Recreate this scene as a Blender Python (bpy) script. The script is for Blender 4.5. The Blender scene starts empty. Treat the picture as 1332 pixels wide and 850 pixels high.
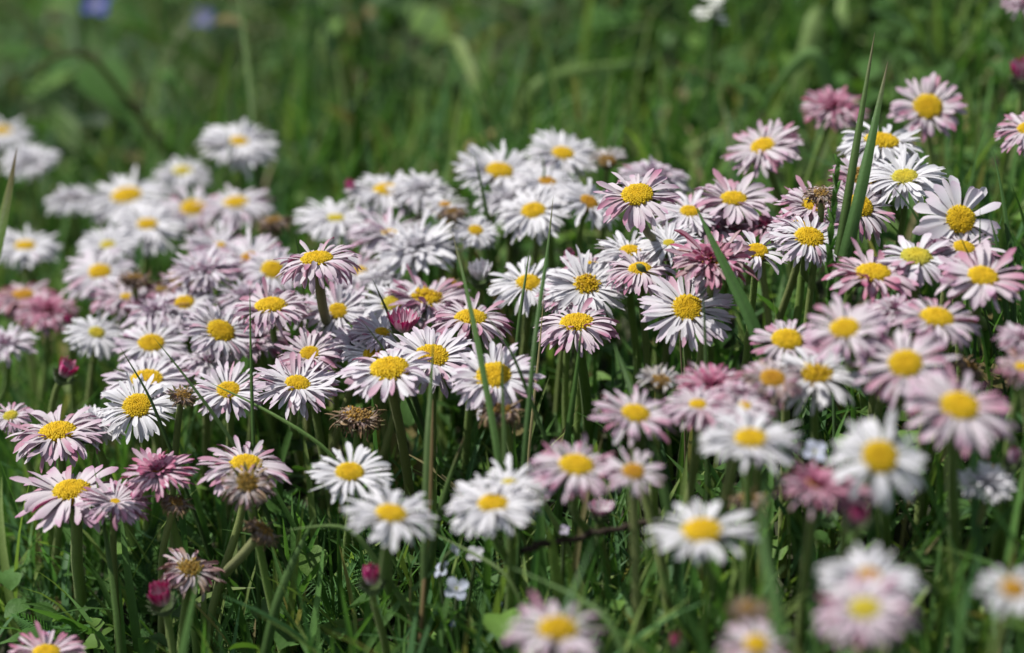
import bpy, math
import numpy as np
from mathutils import Vector, Matrix

S = bpy.context.scene
COL = S.collection
rng = np.random.default_rng(11)

# ------------------------------------------------------------------ camera
FOCAL, SENSOR = 90.0, 36.0
PITCH = math.radians(25.0)
CAM = np.array([0.0, 0.0, 0.444])
PXF = 1332 * FOCAL / SENSOR          # focal length in photo pixels
FOCUS = 0.85
cd = bpy.data.cameras.new("camera")
cam = bpy.data.objects.new("camera", cd)
COL.objects.link(cam)
cam.location = CAM
cam.rotation_euler = (math.radians(90) - PITCH, 0, 0)
cd.lens, cd.sensor_width = FOCAL, SENSOR
cd.clip_start, cd.clip_end = 0.02, 200
cd.dof.use_dof = True
cd.dof.focus_distance = FOCUS
cd.dof.aperture_fstop = 5.8
cd.dof.aperture_blades = 0
S.camera = cam

# ------------------------------------------------------------------ light
SUN_DIR = np.array([-0.50, 0.06, 0.84]); SUN_DIR /= np.linalg.norm(SUN_DIR)
w = bpy.data.worlds.new("World"); S.world = w; w.use_nodes = True
nt = w.node_tree
sky = nt.nodes.new("ShaderNodeTexSky"); sky.sky_type = 'NISHITA'; sky.sun_disc = False
sky.sun_elevation = math.asin(SUN_DIR[2])
sky.sun_rotation = math.atan2(SUN_DIR[0], SUN_DIR[1])
sky.air_density = 1.2
bg = nt.nodes["Background"]; bg.inputs[1].default_value = 0.105
hs = nt.nodes.new("ShaderNodeHueSaturation"); hs.inputs["Saturation"].default_value = 0.55   # sky desaturated so its fill light tints the shade less blue
nt.links.new(sky.outputs[0], hs.inputs["Color"]); nt.links.new(hs.outputs[0], bg.inputs[0])
sl = bpy.data.lights.new("sun", 'SUN'); sl.energy = 4.9; sl.angle = math.radians(0.5)
sl.color = (1.0, 0.96, 0.90)
so = bpy.data.objects.new("sun", sl); COL.objects.link(so)
so.rotation_euler = Vector(SUN_DIR).to_track_quat('Z', 'Y').to_euler()
so.location = (0, 0, 5)
vs = S.view_settings
vs.view_transform = 'Standard'; vs.look = 'None'; vs.exposure = 0.0; vs.gamma = 1.0
S.cycles.use_denoising = True
S.cycles.max_bounces = 8
S.cycles.transmission_bounces = 4

# ------------------------------------------------------------------ terrain
def ground(x, y):
    x = np.asarray(x, float); y = np.asarray(y, float)
    z = 0.14 * np.tanh(x / 0.5)                     # a bank rising to one side
    z = z + 0.004 * np.sin(x * 23 + 1.3) * np.cos(y * 19) + 0.003 * np.sin(x * 51 + y * 37)
    d = np.clip(y - 1.15, 0, None)
    z = z - 0.24 * d * d / (d + .12) * np.exp(-d / 6) # beyond the patch the bank falls away
    return z

CP, SP = math.cos(PITCH), math.sin(PITCH)
def ray(px, py):
    a = (px - 666) / PXF; b = -(py - 425) / PXF
    return np.array([a, CP + b * SP, -SP + b * CP])  # depth 1 along the view axis
def at(px, py, depth):
    return CAM + ray(px, py) * depth
def on_surface(px, py, h):
    r = ray(px, py); t = 0.3
    for _ in range(4000):
        p = CAM + r * t
        if p[2] <= ground(p[0], p[1]) + h: break
        t += 0.001
    return p, t

# ------------------------------------------------------------------ materials
def new_mat(name):
    m = bpy.data.materials.new(name); m.use_nodes = True
    n = m.node_tree.nodes; l = m.node_tree.links
    return m, n, l, n["Principled BSDF"], n["Material Output"]

def leafy(name, rough=0.45, trans=0.35, tint=(1, 1, 1), bump=0.0, bscale=400, spec=0.4, sheen=0.0, var=0.0):
    m, n, l, p, out = new_mat(name)
    att = n.new("ShaderNodeAttribute"); att.attribute_name = "col"
    col = att.outputs["Color"]
    if var:
        tx = n.new("ShaderNodeTexNoise"); tx.inputs["Scale"].default_value = 260; tx.inputs["Detail"].default_value = 3
        tc = n.new("ShaderNodeTexCoord"); l.new(tc.outputs["Object"], tx.inputs["Vector"])
        mr = n.new("ShaderNodeMapRange"); mr.inputs["To Min"].default_value = 1 - var; mr.inputs["To Max"].default_value = 1 + var
        l.new(tx.outputs["Fac"], mr.inputs["Value"])
        mm = n.new("ShaderNodeMix"); mm.data_type = 'RGBA'; mm.blend_type = 'MULTIPLY'; mm.inputs["Factor"].default_value = 1
        l.new(col, mm.inputs["A"]); l.new(mr.outputs["Result"], mm.inputs["B"])
        col = mm.outputs["Result"]
    l.new(col, p.inputs["Base Color"])
    p.inputs["Roughness"].default_value = rough
    p.inputs["Specular IOR Level"].default_value = spec
    if sheen:
        p.inputs["Sheen Weight"].default_value = sheen
        p.inputs["Sheen Roughness"].default_value = 0.5
    if bump:
        tb = n.new("ShaderNodeTexNoise"); tb.inputs["Scale"].default_value = bscale; tb.inputs["Detail"].default_value = 3
        tc = n.new("ShaderNodeTexCoord"); l.new(tc.outputs["Object"], tb.inputs["Vector"])
        b = n.new("ShaderNodeBump"); b.inputs["Strength"].default_value = bump; b.inputs["Distance"].default_value = 0.001
        l.new(tb.outputs["Fac"], b.inputs["Height"]); l.new(b.outputs["Normal"], p.inputs["Normal"])
    if trans:
        t = n.new("ShaderNodeBsdfTranslucent")
        tm = n.new("ShaderNodeMix"); tm.data_type = 'RGBA'; tm.blend_type = 'MULTIPLY'; tm.inputs["Factor"].default_value = 1
        l.new(col, tm.inputs["A"]); tm.inputs["B"].default_value = (*tint, 1)
        l.new(tm.outputs["Result"], t.inputs["Color"])
        mx = n.new("ShaderNodeMixShader"); mx.inputs[0].default_value = trans
        l.new(p.outputs[0], mx.inputs[1]); l.new(t.outputs[0], mx.inputs[2])
        l.new(mx.outputs[0], out.inputs["Surface"])
    return m

M_PETAL = leafy("petal", 0.55, 0.36, (1, .97, 1), 0.25, 1500, 0.25)
M_DISC = leafy("disc", 0.6, 0.12, (1, .9, .3), 0.3, 2500, 0.25)
M_STEM = leafy("stem", 0.65, 0.12, (1.1,1.2,.6), bump=0.35, bscale=1800, spec=0.25, sheen=0.06, var=0.15)
M_CALYX = leafy("calyx", 0.6, 0.15, bump=0.4, bscale=1500, spec=0.25, sheen=0.2, var=0.2)
M_GRASS = leafy("grass_blade", 0.5, 0.4, (1.15, 1.35, .6), 0.15, 900, 0.25, var=0.15)
M_LEAF = leafy("ground_leaf", 0.55, 0.3, (1.15, 1.35, .6), 0.3, 700, 0.25, var=0.2)
M_DRY = leafy("dried", 0.85, 0.12, (1, .9, .7), 0.6, 1500, 0.1, var=0.3)
M_BARK = leafy("bark", 0.9, 0.0, bump=1.0, bscale=1200, spec=0.1, var=0.4)

def soil_mat():
    m, n, l, p, out = new_mat("soil")
    tc = n.new("ShaderNodeTexCoord")
    tx = n.new("ShaderNodeTexNoise"); tx.inputs["Scale"].default_value = 60; tx.inputs["Detail"].default_value = 8
    l.new(tc.outputs["Object"], tx.inputs["Vector"])
    cr = n.new("ShaderNodeValToRGB")
    e = cr.color_ramp.elements
    e[0].position = .3; e[0].color = (.016, .013, .008, 1)
    e[1].position = .7; e[1].color = (.05, .042, .022, 1)
    x = cr.color_ramp.elements.new(.52); x.color = (.025, .032, .012, 1)
    l.new(tx.outputs["Fac"], cr.inputs[0]); l.new(cr.outputs[0], p.inputs["Base Color"])
    p.inputs["Roughness"].default_value = .95
    b = n.new("ShaderNodeBump"); b.inputs["Strength"].default_value = 1; b.inputs["Distance"].default_value = .006
    l.new(tx.outputs["Fac"], b.inputs["Height"]); l.new(b.outputs["Normal"], p.inputs["Normal"])
    return m

# ------------------------------------------------------------------ mesh helpers
def mesh_from(name, V, F, C, mat, smooth=True):
    """V (n,3), F (m,4) quads (or a list of faces), C (n,3) colours."""
    me = bpy.data.meshes.new(name)
    V = np.asarray(V, np.float32)
    if isinstance(F, list):
        me.from_pydata(V.tolist(), [], F)
    else:
        F = np.asarray(F, np.int32)
        me.vertices.add(len(V)); me.vertices.foreach_set("co", V.ravel())
        me.loops.add(F.size); me.loops.foreach_set("vertex_index", F.ravel())
        me.polygons.add(len(F))
        me.polygons.foreach_set("loop_start", np.arange(0, F.size, F.shape[1], dtype=np.int32))
        me.update(calc_edges=True)
    a = me.attributes.new("col", 'FLOAT_COLOR', 'POINT')
    C = np.clip(np.asarray(C, np.float32), 0, 1)
    a.data.foreach_set("color", np.concatenate([C, np.ones((len(C), 1), np.float32)], 1).ravel())
    me.materials.append(mat)
    if smooth: me.shade_smooth()
    me.validate()
    return me

def link(name, me, parent=None, mw=None):
    o = bpy.data.objects.new(name, me); COL.objects.link(o)
    if parent is not None: o.parent = parent
    if mw is not None: o.matrix_basis = mw
    return o

def cat(parts):
    Vs, Fs, Cs, k = [], [], [], 0
    for V, F, C in parts:
        Vs.append(V); Fs.append(np.asarray(F) + k); Cs.append(C); k += len(V)
    return np.concatenate(Vs), np.concatenate(Fs), np.concatenate(Cs)

def arr(x, n): return np.broadcast_to(np.asarray(x, float), (n,)).copy()

def ribbons(org, az, e0, e1, L, W, prof, seg=6, across=1, cup=0.0, roll0=0.0, roll1=0.0, side=0.0, epow=1.0, thick=0.0):
    """n ribbons (petals, bracts, blades, leaves): starting at org, heading az, elevation going e0 -> e1 along the length."""
    n = len(org)
    az, e0, e1, L, W, cup, roll0, roll1, side = [arr(v, n)[:, None] for v in (az, e0, e1, L, W, cup, roll0, roll1, side)]
    u = np.linspace(0, 1, seg + 1)[None, :]
    e = e0 + (e1 - e0) * u ** epow
    a = az + side * u
    T = np.stack([np.cos(e) * np.cos(a), np.cos(e) * np.sin(a), np.sin(e)], -1)
    mid = (T[:, 1:] + T[:, :-1]) / 2 * (L / seg)[..., None]
    P = np.concatenate([np.zeros((n, 1, 3)), np.cumsum(mid, 1)], 1) + org[:, None, :]
    B = np.stack([-np.sin(a), np.cos(a), np.zeros_like(a) + 0 * e], -1)
    N = np.cross(T, B)
    r = roll0 + (roll1 - roll0) * u
    Sd = B * np.cos(r)[..., None] + N * np.sin(r)[..., None]
    Nn = np.cross(T, Sd)
    wd = W * prof(u)                                        # (n, seg+1) half widths
    v = np.linspace(-1, 1, across + 1) if across > 0 else np.array([-1., 1.])
    off = Sd[:, :, None, :] * (v[None, None, :, None] * wd[:, :, None, None])
    lift = Nn[:, :, None, :] * ((cup[:, :, None] * (v ** 2)[None, None, :] * wd[:, :, None])[..., None])
    V = P[:, :, None, :] + off + lift
    m = len(v); R = seg + 1
    if thick:
        bot = V - Nn[:, :, None, :] * ((thick * (1 - v ** 2))[None, None, :, None] * (wd[:, :, None, None] * 0 + 1) + 1e-5)
    i, j = np.meshgrid(np.arange(seg), np.arange(m - 1), indexing='ij')
    q = np.stack([i * m + j, i * m + j + 1, (i + 1) * m + j + 1, (i + 1) * m + j], -1).reshape(-1, 4)
    base = (np.arange(n) * (R * m))[:, None, None]
    F = (q[None] + base).reshape(-1, 4)
    U = np.broadcast_to(u[:, :, None], (n, R, m)).reshape(-1)
    I = np.repeat(np.arange(n), R * m)
    Vv = np.broadcast_to(v[None, None, :], (n, R, m)).reshape(-1)
    V = V.reshape(-1, 3)
    if thick:
        F2 = F[:, ::-1] + len(V)
        return np.concatenate([V, bot.reshape(-1, 3)]), np.concatenate([F, F2]), np.concatenate([U, U]), np.concatenate([I, I]), np.concatenate([Vv, Vv]), len(V)
    return V, F, U, I, Vv, len(V)

def tube(path, radii, ns=8):
    path = np.asarray(path, float); k = len(path)
    T = np.gradient(path, axis=0); T /= np.linalg.norm(T, axis=1)[:, None] + 1e-12
    ref = np.array([0.0, 1.0, 0.0]) if abs(T[:, 1]).mean() < .8 else np.array([1.0, 0, 0])
    X = np.cross(T, ref); X /= np.linalg.norm(X, axis=1)[:, None]
    Y = np.cross(T, X)
    a = np.linspace(0, 2 * np.pi, ns, endpoint=False)
    V = path[:, None] + (X[:, None] * np.cos(a)[None, :, None] + Y[:, None] * np.sin(a)[None, :, None]) * np.asarray(radii)[:, None, None]
    i, j = np.meshgrid(np.arange(k - 1), np.arange(ns), indexing='ij')
    F = np.stack([i * ns + j, i * ns + (j + 1) % ns, (i + 1) * ns + (j + 1) % ns, (i + 1) * ns + j], -1).reshape(-1, 4)
    U = np.repeat(np.linspace(0, 1, k), ns)
    return V.reshape(-1, 3), F, U

def bez(p0, p1, p2, p3, k):
    t = np.linspace(0, 1, k)[:, None]
    return (1 - t) ** 3 * p0 + 3 * (1 - t) ** 2 * t * p1 + 3 * (1 - t) * t ** 2 * p2 + t ** 3 * p3

def lathe(prof, ns=14):
    prof = np.asarray(prof); k = len(prof)
    a = np.linspace(0, 2 * np.pi, ns, endpoint=False)
    V = np.stack([prof[:, 0, None] * np.cos(a), prof[:, 0, None] * np.sin(a), np.repeat(prof[:, 1, None], ns, 1)], -1).reshape(-1, 3)
    i, j = np.meshgrid(np.arange(k - 1), np.arange(ns), indexing='ij')
    F = np.stack([i * ns + j, i * ns + (j + 1) % ns, (i + 1) * ns + (j + 1) % ns, (i + 1) * ns + j], -1).reshape(-1, 4)
    return V, F

petal_prof = lambda u: np.interp(u, [0, .2, .45, .7, .85, .94, 1], [.38, .55, .82, 1, .95, .7, .2])
shrivel_prof = lambda u: np.interp(u, [0, .3, .6, .8, 1], [.5, .8, .7, .55, .1])
bract_prof = lambda u: np.interp(u, [0, .3, .7, 1], [.8, 1, .75, .08])
blade_prof = lambda u: np.interp(u, [0, .15, .5, .8, 1], [.7, .95, 1, .7, .03])
oval_prof = lambda u: np.interp(u, [0, .25, .5, .75, .92, 1], [.12, .2, .7, 1, .7, .1])
round_prof = lambda u: np.interp(u, [0, .2, .45, .75, .93, 1], [.1, .65, 1, .95, .55, .15])

# ------------------------------------------------------------------ petal colours of each sort of flower
C_ = lambda *a: np.array(a, float)
WHITE = C_(.84, .84, .86); LILAC = C_(.72, .60, .69); PINK = C_(.66, .38, .52); MAG = C_(.50, .07, .22); CRIM = C_(.42, .02, .12)
TAN = C_(.48, .34, .20); BRN = C_(.20, .12, .065)
#        top base, top tip, under, chance of a strongly tinted petal, that tint
SORT = {
 'W': (WHITE, C_(.84, .83, .85), C_(.80, .78, .81), .01, LILAC),
 'P': (WHITE, C_(.74, .60, .71), C_(.60, .40, .54), .08, C_(.60, .20, .35)),  # tip lilac: real pink plus painted-in shade of the front petals
 'K': (C_(.79, .74, .77), C_(.66, .41, .56), C_(.50, .20, .37), .18, C_(.52, .08, .23)),  # tip pink deepened, partly as painted shade of the lower petals
 'R': (C_(.80, .70, .75), C_(.64, .27, .43), C_(.50, .09, .25), .32, C_(.50, .04, .17)),
 'B': (C_(.80, .64, .71), C_(.72, .06, .30), C_(.74, .05, .30), .3, C_(.62, .02, .20)),
}

def petals_mesh(sort, rd, n=112, up=None, droop=None, jit=1.25, length=1.0, width=1.0, layers=3, gap=None, wilt=0.0, closed=None, double=False, seed=0):
    """the ring of petals of one head, in units of the head's radius"""
    r = np.random.default_rng(seed)
    droop = r.uniform(.05, .4) if droop is None else droop + .12
    W0 = .074 if n < 45 else (.066 if n < 72 else .064)
    top0, top1, und, ch, tint = SORT[sort]
    up = r.uniform(-.08, .14) if up is None else up
    if 40 <= n < 72: n = int(n * 1.35)
    if n > 70: layers += 1
    lay = r.integers(0, layers, n)
    if double:
        lay = np.concatenate([lay, np.full(40, layers), np.full(30, layers + 1), np.full(18, layers + 2)]); n = len(lay)
    az = np.concatenate([(np.arange((lay == k).sum()) + r.normal(0, .28, (lay == k).sum())) / max(1, (lay == k).sum()) * 2 * np.pi + k * .37 for k in range(lay.max() + 1)])
    lay = np.sort(lay)
    t = lay / max(1, layers - 1)
    r0 = rd * (.86 - .1 * t) + r.normal(0, .01, n)
    if double: r0 = np.where(lay >= layers, rd * np.where(lay == layers, .75, np.where(lay == layers + 1, .4, .12)), r0)
    L = (1.0 - r0) * (1.06 - .12 * t) * length * np.clip(r.normal(.97, .12, n), .55, 1.14)
    if double: L = np.where(lay >= layers, L * np.where(lay == layers, .55, .30) , L)
    W = width * W0 * r.uniform(.62, 1.15, n)
    e0 = -.05 + .26 * t + up + r.normal(0, .08 * jit, n)
    e1 = e0 - .25 - droop - .12 * t + r.normal(0, .20 * jit, n)
    if double:
        e0 = np.where(lay >= layers, np.where(lay == layers, .55, .95) + r.normal(0, .2, n), e0); e1 = np.where(lay >= layers, e0 - .5, e1)
    odd = r.random(n) < .11 * jit
    e0 = e0 + odd * r.uniform(.1, .6, n); e1 = e1 + odd * r.uniform(-.2, .8, n)
    if gap is not None:                                     # petals missing over a range of azimuth
        keep = np.ones(n, bool)
        for a0, a1, fr in gap:
            d = (az - a0) % (2 * np.pi)
            keep &= ~((d < (a1 - a0) % (2 * np.pi)) & (r.random(n) < fr))
    else: keep = np.ones(n, bool)
    cupv = r.uniform(.1, .5, n) * np.where(r.random(n) < .25, -1, 1)
    roll = r.normal(0, .32 * jit, n); sd = r.normal(0, .2 * jit, n)
    prof = petal_prof
    if wilt:
        e1 = e1 - wilt * r.uniform(-.6, 2.2, n); sd += r.normal(0, .65 * wilt, n); roll += r.normal(0, .6 * wilt, n)
        W *= 1 - .45 * min(1, wilt) * r.random(n); L *= r.uniform(.7, 1.0, n); cupv *= 2.5
        if wilt > .9: prof = shrivel_prof
    if closed is not None:
        e0 = np.full(n, closed[0]) + r.normal(0, .06, n); e1 = np.full(n, closed[1]) + r.normal(0, .12, n)
    z0 = .02 + .028 * lay
    org = np.stack([r0 * np.cos(az), r0 * np.sin(az), z0], -1)
    s = keep
    V, F, U, I, vv, nt_ = ribbons(org[s], az[s], e0[s], e1[s], L[s], W[s], prof, 7, 2, cupv[s], roll[s] * .3, roll[s], sd[s], 1.2, thick=.012)
    k = s.sum()
    amount = np.clip(r.normal(.55, .30, k), 0, 1.0)
    strong = r.random(k) < ch
    bright = r.uniform(.93, 1.03, k)
    C = np.empty((len(V), 3))
    top = np.arange(len(V)) < nt_
    wt = (np.clip((U - .42) / .58, 0, 1) ** 1.3 * (amount * 1.25)[I])[:, None]
    ct = top0 + (top1 - top0) * wt
    cu = und * (1 - .35 * (1 - U[:, None])) + top0 * .35 * (1 - U[:, None])
    if sort == 'B': cu = top0 + (und - top0) * (np.clip(U * 1.9 - .25, 0, 1) ** .8)[:, None]
    cu = top0 + (cu - top0) * np.clip(.35 + amount[I], 0, 1)[:, None]
    C = np.where(top[:, None], ct, cu)
    st = strong[I][:, None] * (np.where(top, .55, .9) * np.clip(.3 + U, 0, 1))[:, None]
    C = C + (tint - C) * st
    streak = 1 - .05 * (np.abs(vv)[:, None] < .5) * wt
    C = C * bright[I][:, None] * streak
    if double:
        inn = (lay[s] >= layers)[I][:, None]
        C = np.where(inn & (sort == 'R'), C * .4 + .6 * (tint * .8 + PINK * .3), C)
    if wilt:
        mix = np.clip(r.normal(wilt * .75, .25, k), 0, 1)[I][:, None] * np.clip(.35 + U, 0, 1)[:, None]
        dry = TAN * .9 + (BRN - TAN) * r.random(k)[I][:, None] * .8
        C = C + (dry - C) * np.clip(mix, 0, 1)
    return V, F, C

DISC_COL = {'y': (C_(.74, .47, .012), C_(.80, .58, .025)), 'o': (C_(.55, .27, .02), C_(.68, .42, .04)), 'g': (C_(.70, .55, .04), C_(.58, .56, .09)),
            'b': (C_(.28, .17, .06), C_(.45, .30, .11)), 'c': (C_(.30, .19, .05), C_(.42, .30, .06))}
def disc_mesh(rd, kind='y', height=.5, rag=0.0, N=210, seed=0):
    """the domed disc of tiny florets, in units of the head's radius"""
    r = np.random.default_rng(seed)
    inner, outer = DISC_COL[kind]
    i = np.arange(N)
    rr = np.sqrt((i + .5) / N) * rd; th = i * 2.399963 + r.normal(0, .03, N)
    hd = height * rd
    def z(q): return hd * np.sqrt(np.clip(1.03 - (q / rd) ** 2, 0, 1)) - .02 * np.exp(-(q / (rd * .3)) ** 2)
    eps = .01 * rd
    sl = (z(np.maximum(rr - eps, 0)) - z(np.minimum(rr + eps, rd))) / (2 * eps)
    sl = np.minimum(sl, 2.2)
    nrm = np.stack([sl * np.cos(th), sl * np.sin(th), np.ones(N)], -1); nrm /= np.linalg.norm(nrm, axis=1)[:, None]
    pos = np.stack([rr * np.cos(th), rr * np.sin(th), z(rr) + .03], -1)
    if rag: pos += nrm * (r.normal(0, rag * .05, N))[:, None] + r.normal(0, rag * .02, (N, 3))
    Tx = np.cross(nrm, [0, 0, 1.0]) + 1e-6; Tx /= np.linalg.norm(Tx, axis=1)[:, None]
    Ty = np.cross(nrm, Tx)
    s = .98 * rd / math.sqrt(N) * (1 + .25 * (rr / rd)) * r.uniform(.85, 1.15, N)
    h = s * r.uniform(.8, 1.5, N) * (1 + .5 * (rr / rd))
    a = np.linspace(0, 2 * np.pi, 6, endpoint=False)
    rings = []
    for f, g in ((1.0, -.5), (.98, .35), (.55, .9), (.12, .75)):
        c = pos + nrm * (h * g)[:, None]
        rings.append(c[:, None] + (Tx[:, None] * np.cos(a)[None, :, None] + Ty[:, None] * np.sin(a)[None, :, None]) * (s * f)[:, None, None])
    V = np.stack(rings, 1)                                   # N,4,6,3
    q = []
    for k in range(3):
        for j in range(6):
            q.append([k * 6 + j, k * 6 + (j + 1) % 6, (k + 1) * 6 + (j + 1) % 6, (k + 1) * 6 + j])
    F = (np.array(q)[None] + (np.arange(N) * 24)[:, None, None]).reshape(-1, 4)
    t = (rr / rd) ** 2
    c = inner + (outer - inner) * t[:, None]
    c = c * r.uniform(.8, 1.15, N)[:, None]
    if rag: c = np.where((r.random(N) < .25 * rag)[:, None], C_(.48, .27, .04), c)
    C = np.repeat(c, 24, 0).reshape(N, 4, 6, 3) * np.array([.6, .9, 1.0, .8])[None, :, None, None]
    # the receptacle under the florets
    pr = [(rd * 1.0, -.05)] + [(rd * .97 * q, float(z(np.array(rd * q)))) for q in (.98, .9, .7, .4, .05)]
    V2, F2 = lathe(pr, 16)
    return cat([(V.reshape(-1, 3), F, C.reshape(-1, 3)), (V2, F2, np.repeat((outer * .6)[None], len(V2), 0))])

GREEN_C = C_(.075, .120, .035)
def calyx_mesh(rd, elev=.25, size=.42, n=14, seed=0, cupd=.24, cr=None):
    r = np.random.default_rng(seed)
    q = cr if cr else rd * .95
    V, F = lathe([(.07, -cupd), (q * .55, -cupd * .82), (q * .9, -cupd * .4), (q, -.03)], 14)
    C = np.repeat((GREEN_C * 1.0)[None], len(V), 0)
    az = np.arange(n) / n * 2 * np.pi + r.normal(0, .05, n)
    org = np.stack([q * .8 * np.cos(az), q * .8 * np.sin(az), np.full(n, -cupd * .5)], -1)
    V2, F2, U, I, vv, _ = ribbons(org, az, elev + r.normal(0, .1, n), elev * .6 + r.normal(0, .12, n), size * r.uniform(.85, 1.1, n), .085, bract_prof, 4, 2, .35, thick=.012)
    C2 = GREEN_C[None] * (1.0 + .5 * U[:, None]) * r.uniform(.85, 1.2, n)[I][:, None]
    return cat([(V, F, C), (V2, F2, C2)])

def frame_from_normal(nv, spin):
    z = Vector(nv).normalized(); x = Vector((1, 0, 0)); x = (x - z * x.dot(z)).normalized(); y = z.cross(x)
    return Matrix((x, y, z)).transposed().to_4x4() @ Matrix.Rotation(spin, 4, 'Z')

def stem_obj(root, base, head, nrm, rad, lean=None, col=None, seed=0, hook=False):
    r = np.random.default_rng(seed)
    H = np.linalg.norm(head - base)
    p1 = base + np.array([r.normal(0, .05), r.normal(0, .05), .38]) * H
    p2 = head - np.asarray(nrm) * H * (.22 if not hook else .3)
    if hook: p2 = head + np.array([0, 0, .22]) * H; p1 = base + (head - base) * .6 + np.array([0, 0, .2]) * H
    P = bez(base, p1, p2, head, 14)
    wob = np.sin(np.linspace(0, 1, 14)[:, None] * r.uniform(3, 7, 3) + r.uniform(0, 6, 3)) * .0007 * np.sin(np.linspace(0, np.pi, 14))[:, None]; wob[0] = wob[-1] = 0
    P = P + wob
    V, F, U = tube(P, rad * (1.12 - .2 * np.linspace(0, 1, 14)), 9)
    c0 = C_(.17, .27, .06); c1 = C_(.22, .25, .09)
    c = (c0 + (c1 - c0) * r.random()) * r.uniform(.8, 1.15) if col is None else np.asarray(col) * C_(1.25, 1.35, 1.0)
    C = c[None] * (1.15 - .25 * U)[:, None]
    # fine hairs standing off the stem
    nh = 130
    ui = r.random(nh) ** .8; pi = np.stack([np.interp(ui, np.linspace(0, 1, 14), P[:, k]) for k in range(3)], -1)
    az = r.uniform(0, 2 * np.pi, nh)
    org = pi + np.stack([np.cos(az), np.sin(az), 0 * az], -1) * rad * .85
    V2, F2, U2, I2, _, _ = ribbons(org, az, .5, .1, r.uniform(.0005, .0011, nh), .00004, lambda u: 1 - .8 * u, 2, 1)
    V, F, C = cat([(V, F, C), (V2, F2, np.repeat(C_(.26, .32, .14)[None], len(V2), 0))])
    return link("stem", mesh_from("stem", V - base, F, C, M_STEM), root)

HEAD_H = 0.085
VIEW = np.array([0, CP, -SP])
used_labels = {}
def thing(name, base, label, cat_, group=None):
    o = bpy.data.objects.new(name, None); COL.objects.link(o)
    o.empty_display_size = .01
    o.location = base
    o["label"] = label; o["category"] = cat_
    if group: o["group"] = group
    return o

def daisy(px, py, w, dw=None, sort='P', ty=12, tx=0, dz=0.0, label="", base=None, disc='y', name="daisy", category="daisy", group="daisies in the meadow",
          hook=False, h=None, stem_r=None, stem_col=None, hd=.5, rag=0.0, elev_c=.25, size_c=.42, cupd=.24, cr=None, nodisc=False, no_petals=False, dome=None, **kw):
    seed = int(px * 131 + py * 17 + w)
    r = np.random.default_rng(seed)
    p, t = on_surface(px, py, (HEAD_H if h is None else h) + dz)
    R = w * t / PXF / 2 * 1.01
    rd = (dw / w / 1.01) if dw else .35 * r.uniform(.93, 1.05)
    a, b = math.radians(ty - (6 if ty > 4 else 1) + r.normal(0, 3)), math.radians(tx + r.normal(0, 4))
    nv = np.array([math.sin(b), -math.sin(a), math.cos(a) * math.cos(b)]); nv /= np.linalg.norm(nv)
    head = p - nv * R * .10                                  # p is the middle of the disc as seen
    hgt = p[2] - ground(p[0], p[1])
    if base is None:
        bx, by = p[0] - nv[0] * .02 + r.normal(0, .006), p[1] - nv[1] * .01 + r.normal(0, .008) + .004
    else:
        q, _ = on_surface(base[0], base[1], 0.0); bx, by = q[0], q[1]
    bz = float(ground(bx, by)) - .003
    bp = np.array([bx, by, bz])
    root = thing(name, bp, label, category, group)
    mw = Matrix.Translation(Vector(head - bp)) @ frame_from_normal(nv, r.uniform(0, 6.28) if 'gap' not in kw else 0.0) @ Matrix.Scale(R, 4)
    if nodisc and name == "daisy": kw['double'] = True
    if not no_petals:
        V, F, C = petals_mesh(sort, rd, seed=seed, **kw)
        link("petals", mesh_from("petals", V, F, C, M_DRY if kw.get('wilt', 0) > .8 else M_PETAL), root, mw)
    if not nodisc:
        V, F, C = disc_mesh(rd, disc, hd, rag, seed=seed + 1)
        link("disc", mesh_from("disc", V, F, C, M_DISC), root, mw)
    V, F, C = calyx_mesh(rd, elev_c, size_c, seed=seed + 2, cupd=cupd, cr=cr)
    if name == "withered_daisy": C = C * np.array([1.25, .75, .8])
    link("calyx", mesh_from("calyx", V, F, C, M_CALYX), root, mw)
    stem_obj(root, bp, head - nv * R * cupd * .9, nv, (.0013 if stem_r is None else stem_r * .85) * r.uniform(.9, 1.1), seed=seed + 3, col=stem_col, hook=hook)
    return root

def bud(px, py, w, label, ty=15, tx=0, dz=0.0, h=None, sort='B', opened=.0, base=None):
    """a closed or half open bud: petals standing up out of a green cup"""
    return daisy(px, py, w * 1.2, None, sort, ty, tx, dz, label, base=base, name="daisy_bud", category="daisy bud", group="daisy buds in the meadow", h=h,
                 nodisc=True, elev_c=1.15, size_c=.62, cupd=.75, cr=.62, n=46, closed=(1.25 - opened, 1.9 - opened * 1.9), length=1.25 + opened * .3, width=1.5)

def dried(px, py, w, label, ty=10, tx=0, dz=0.0, wilt=1.7, disc='b', base=None, hook=False, h=None, sort='K', **kw):
    return daisy(px, py, w, None, sort, ty, tx, dz, label, base=base, name="withered_daisy", category="withered daisy", group="withered daisies in the meadow",
                 disc=disc, rag=1.0, wilt=wilt, jit=2.0, hook=hook, h=h, elev_c=.5, size_c=.6, cupd=.38, droop=.25, **kw)

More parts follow.
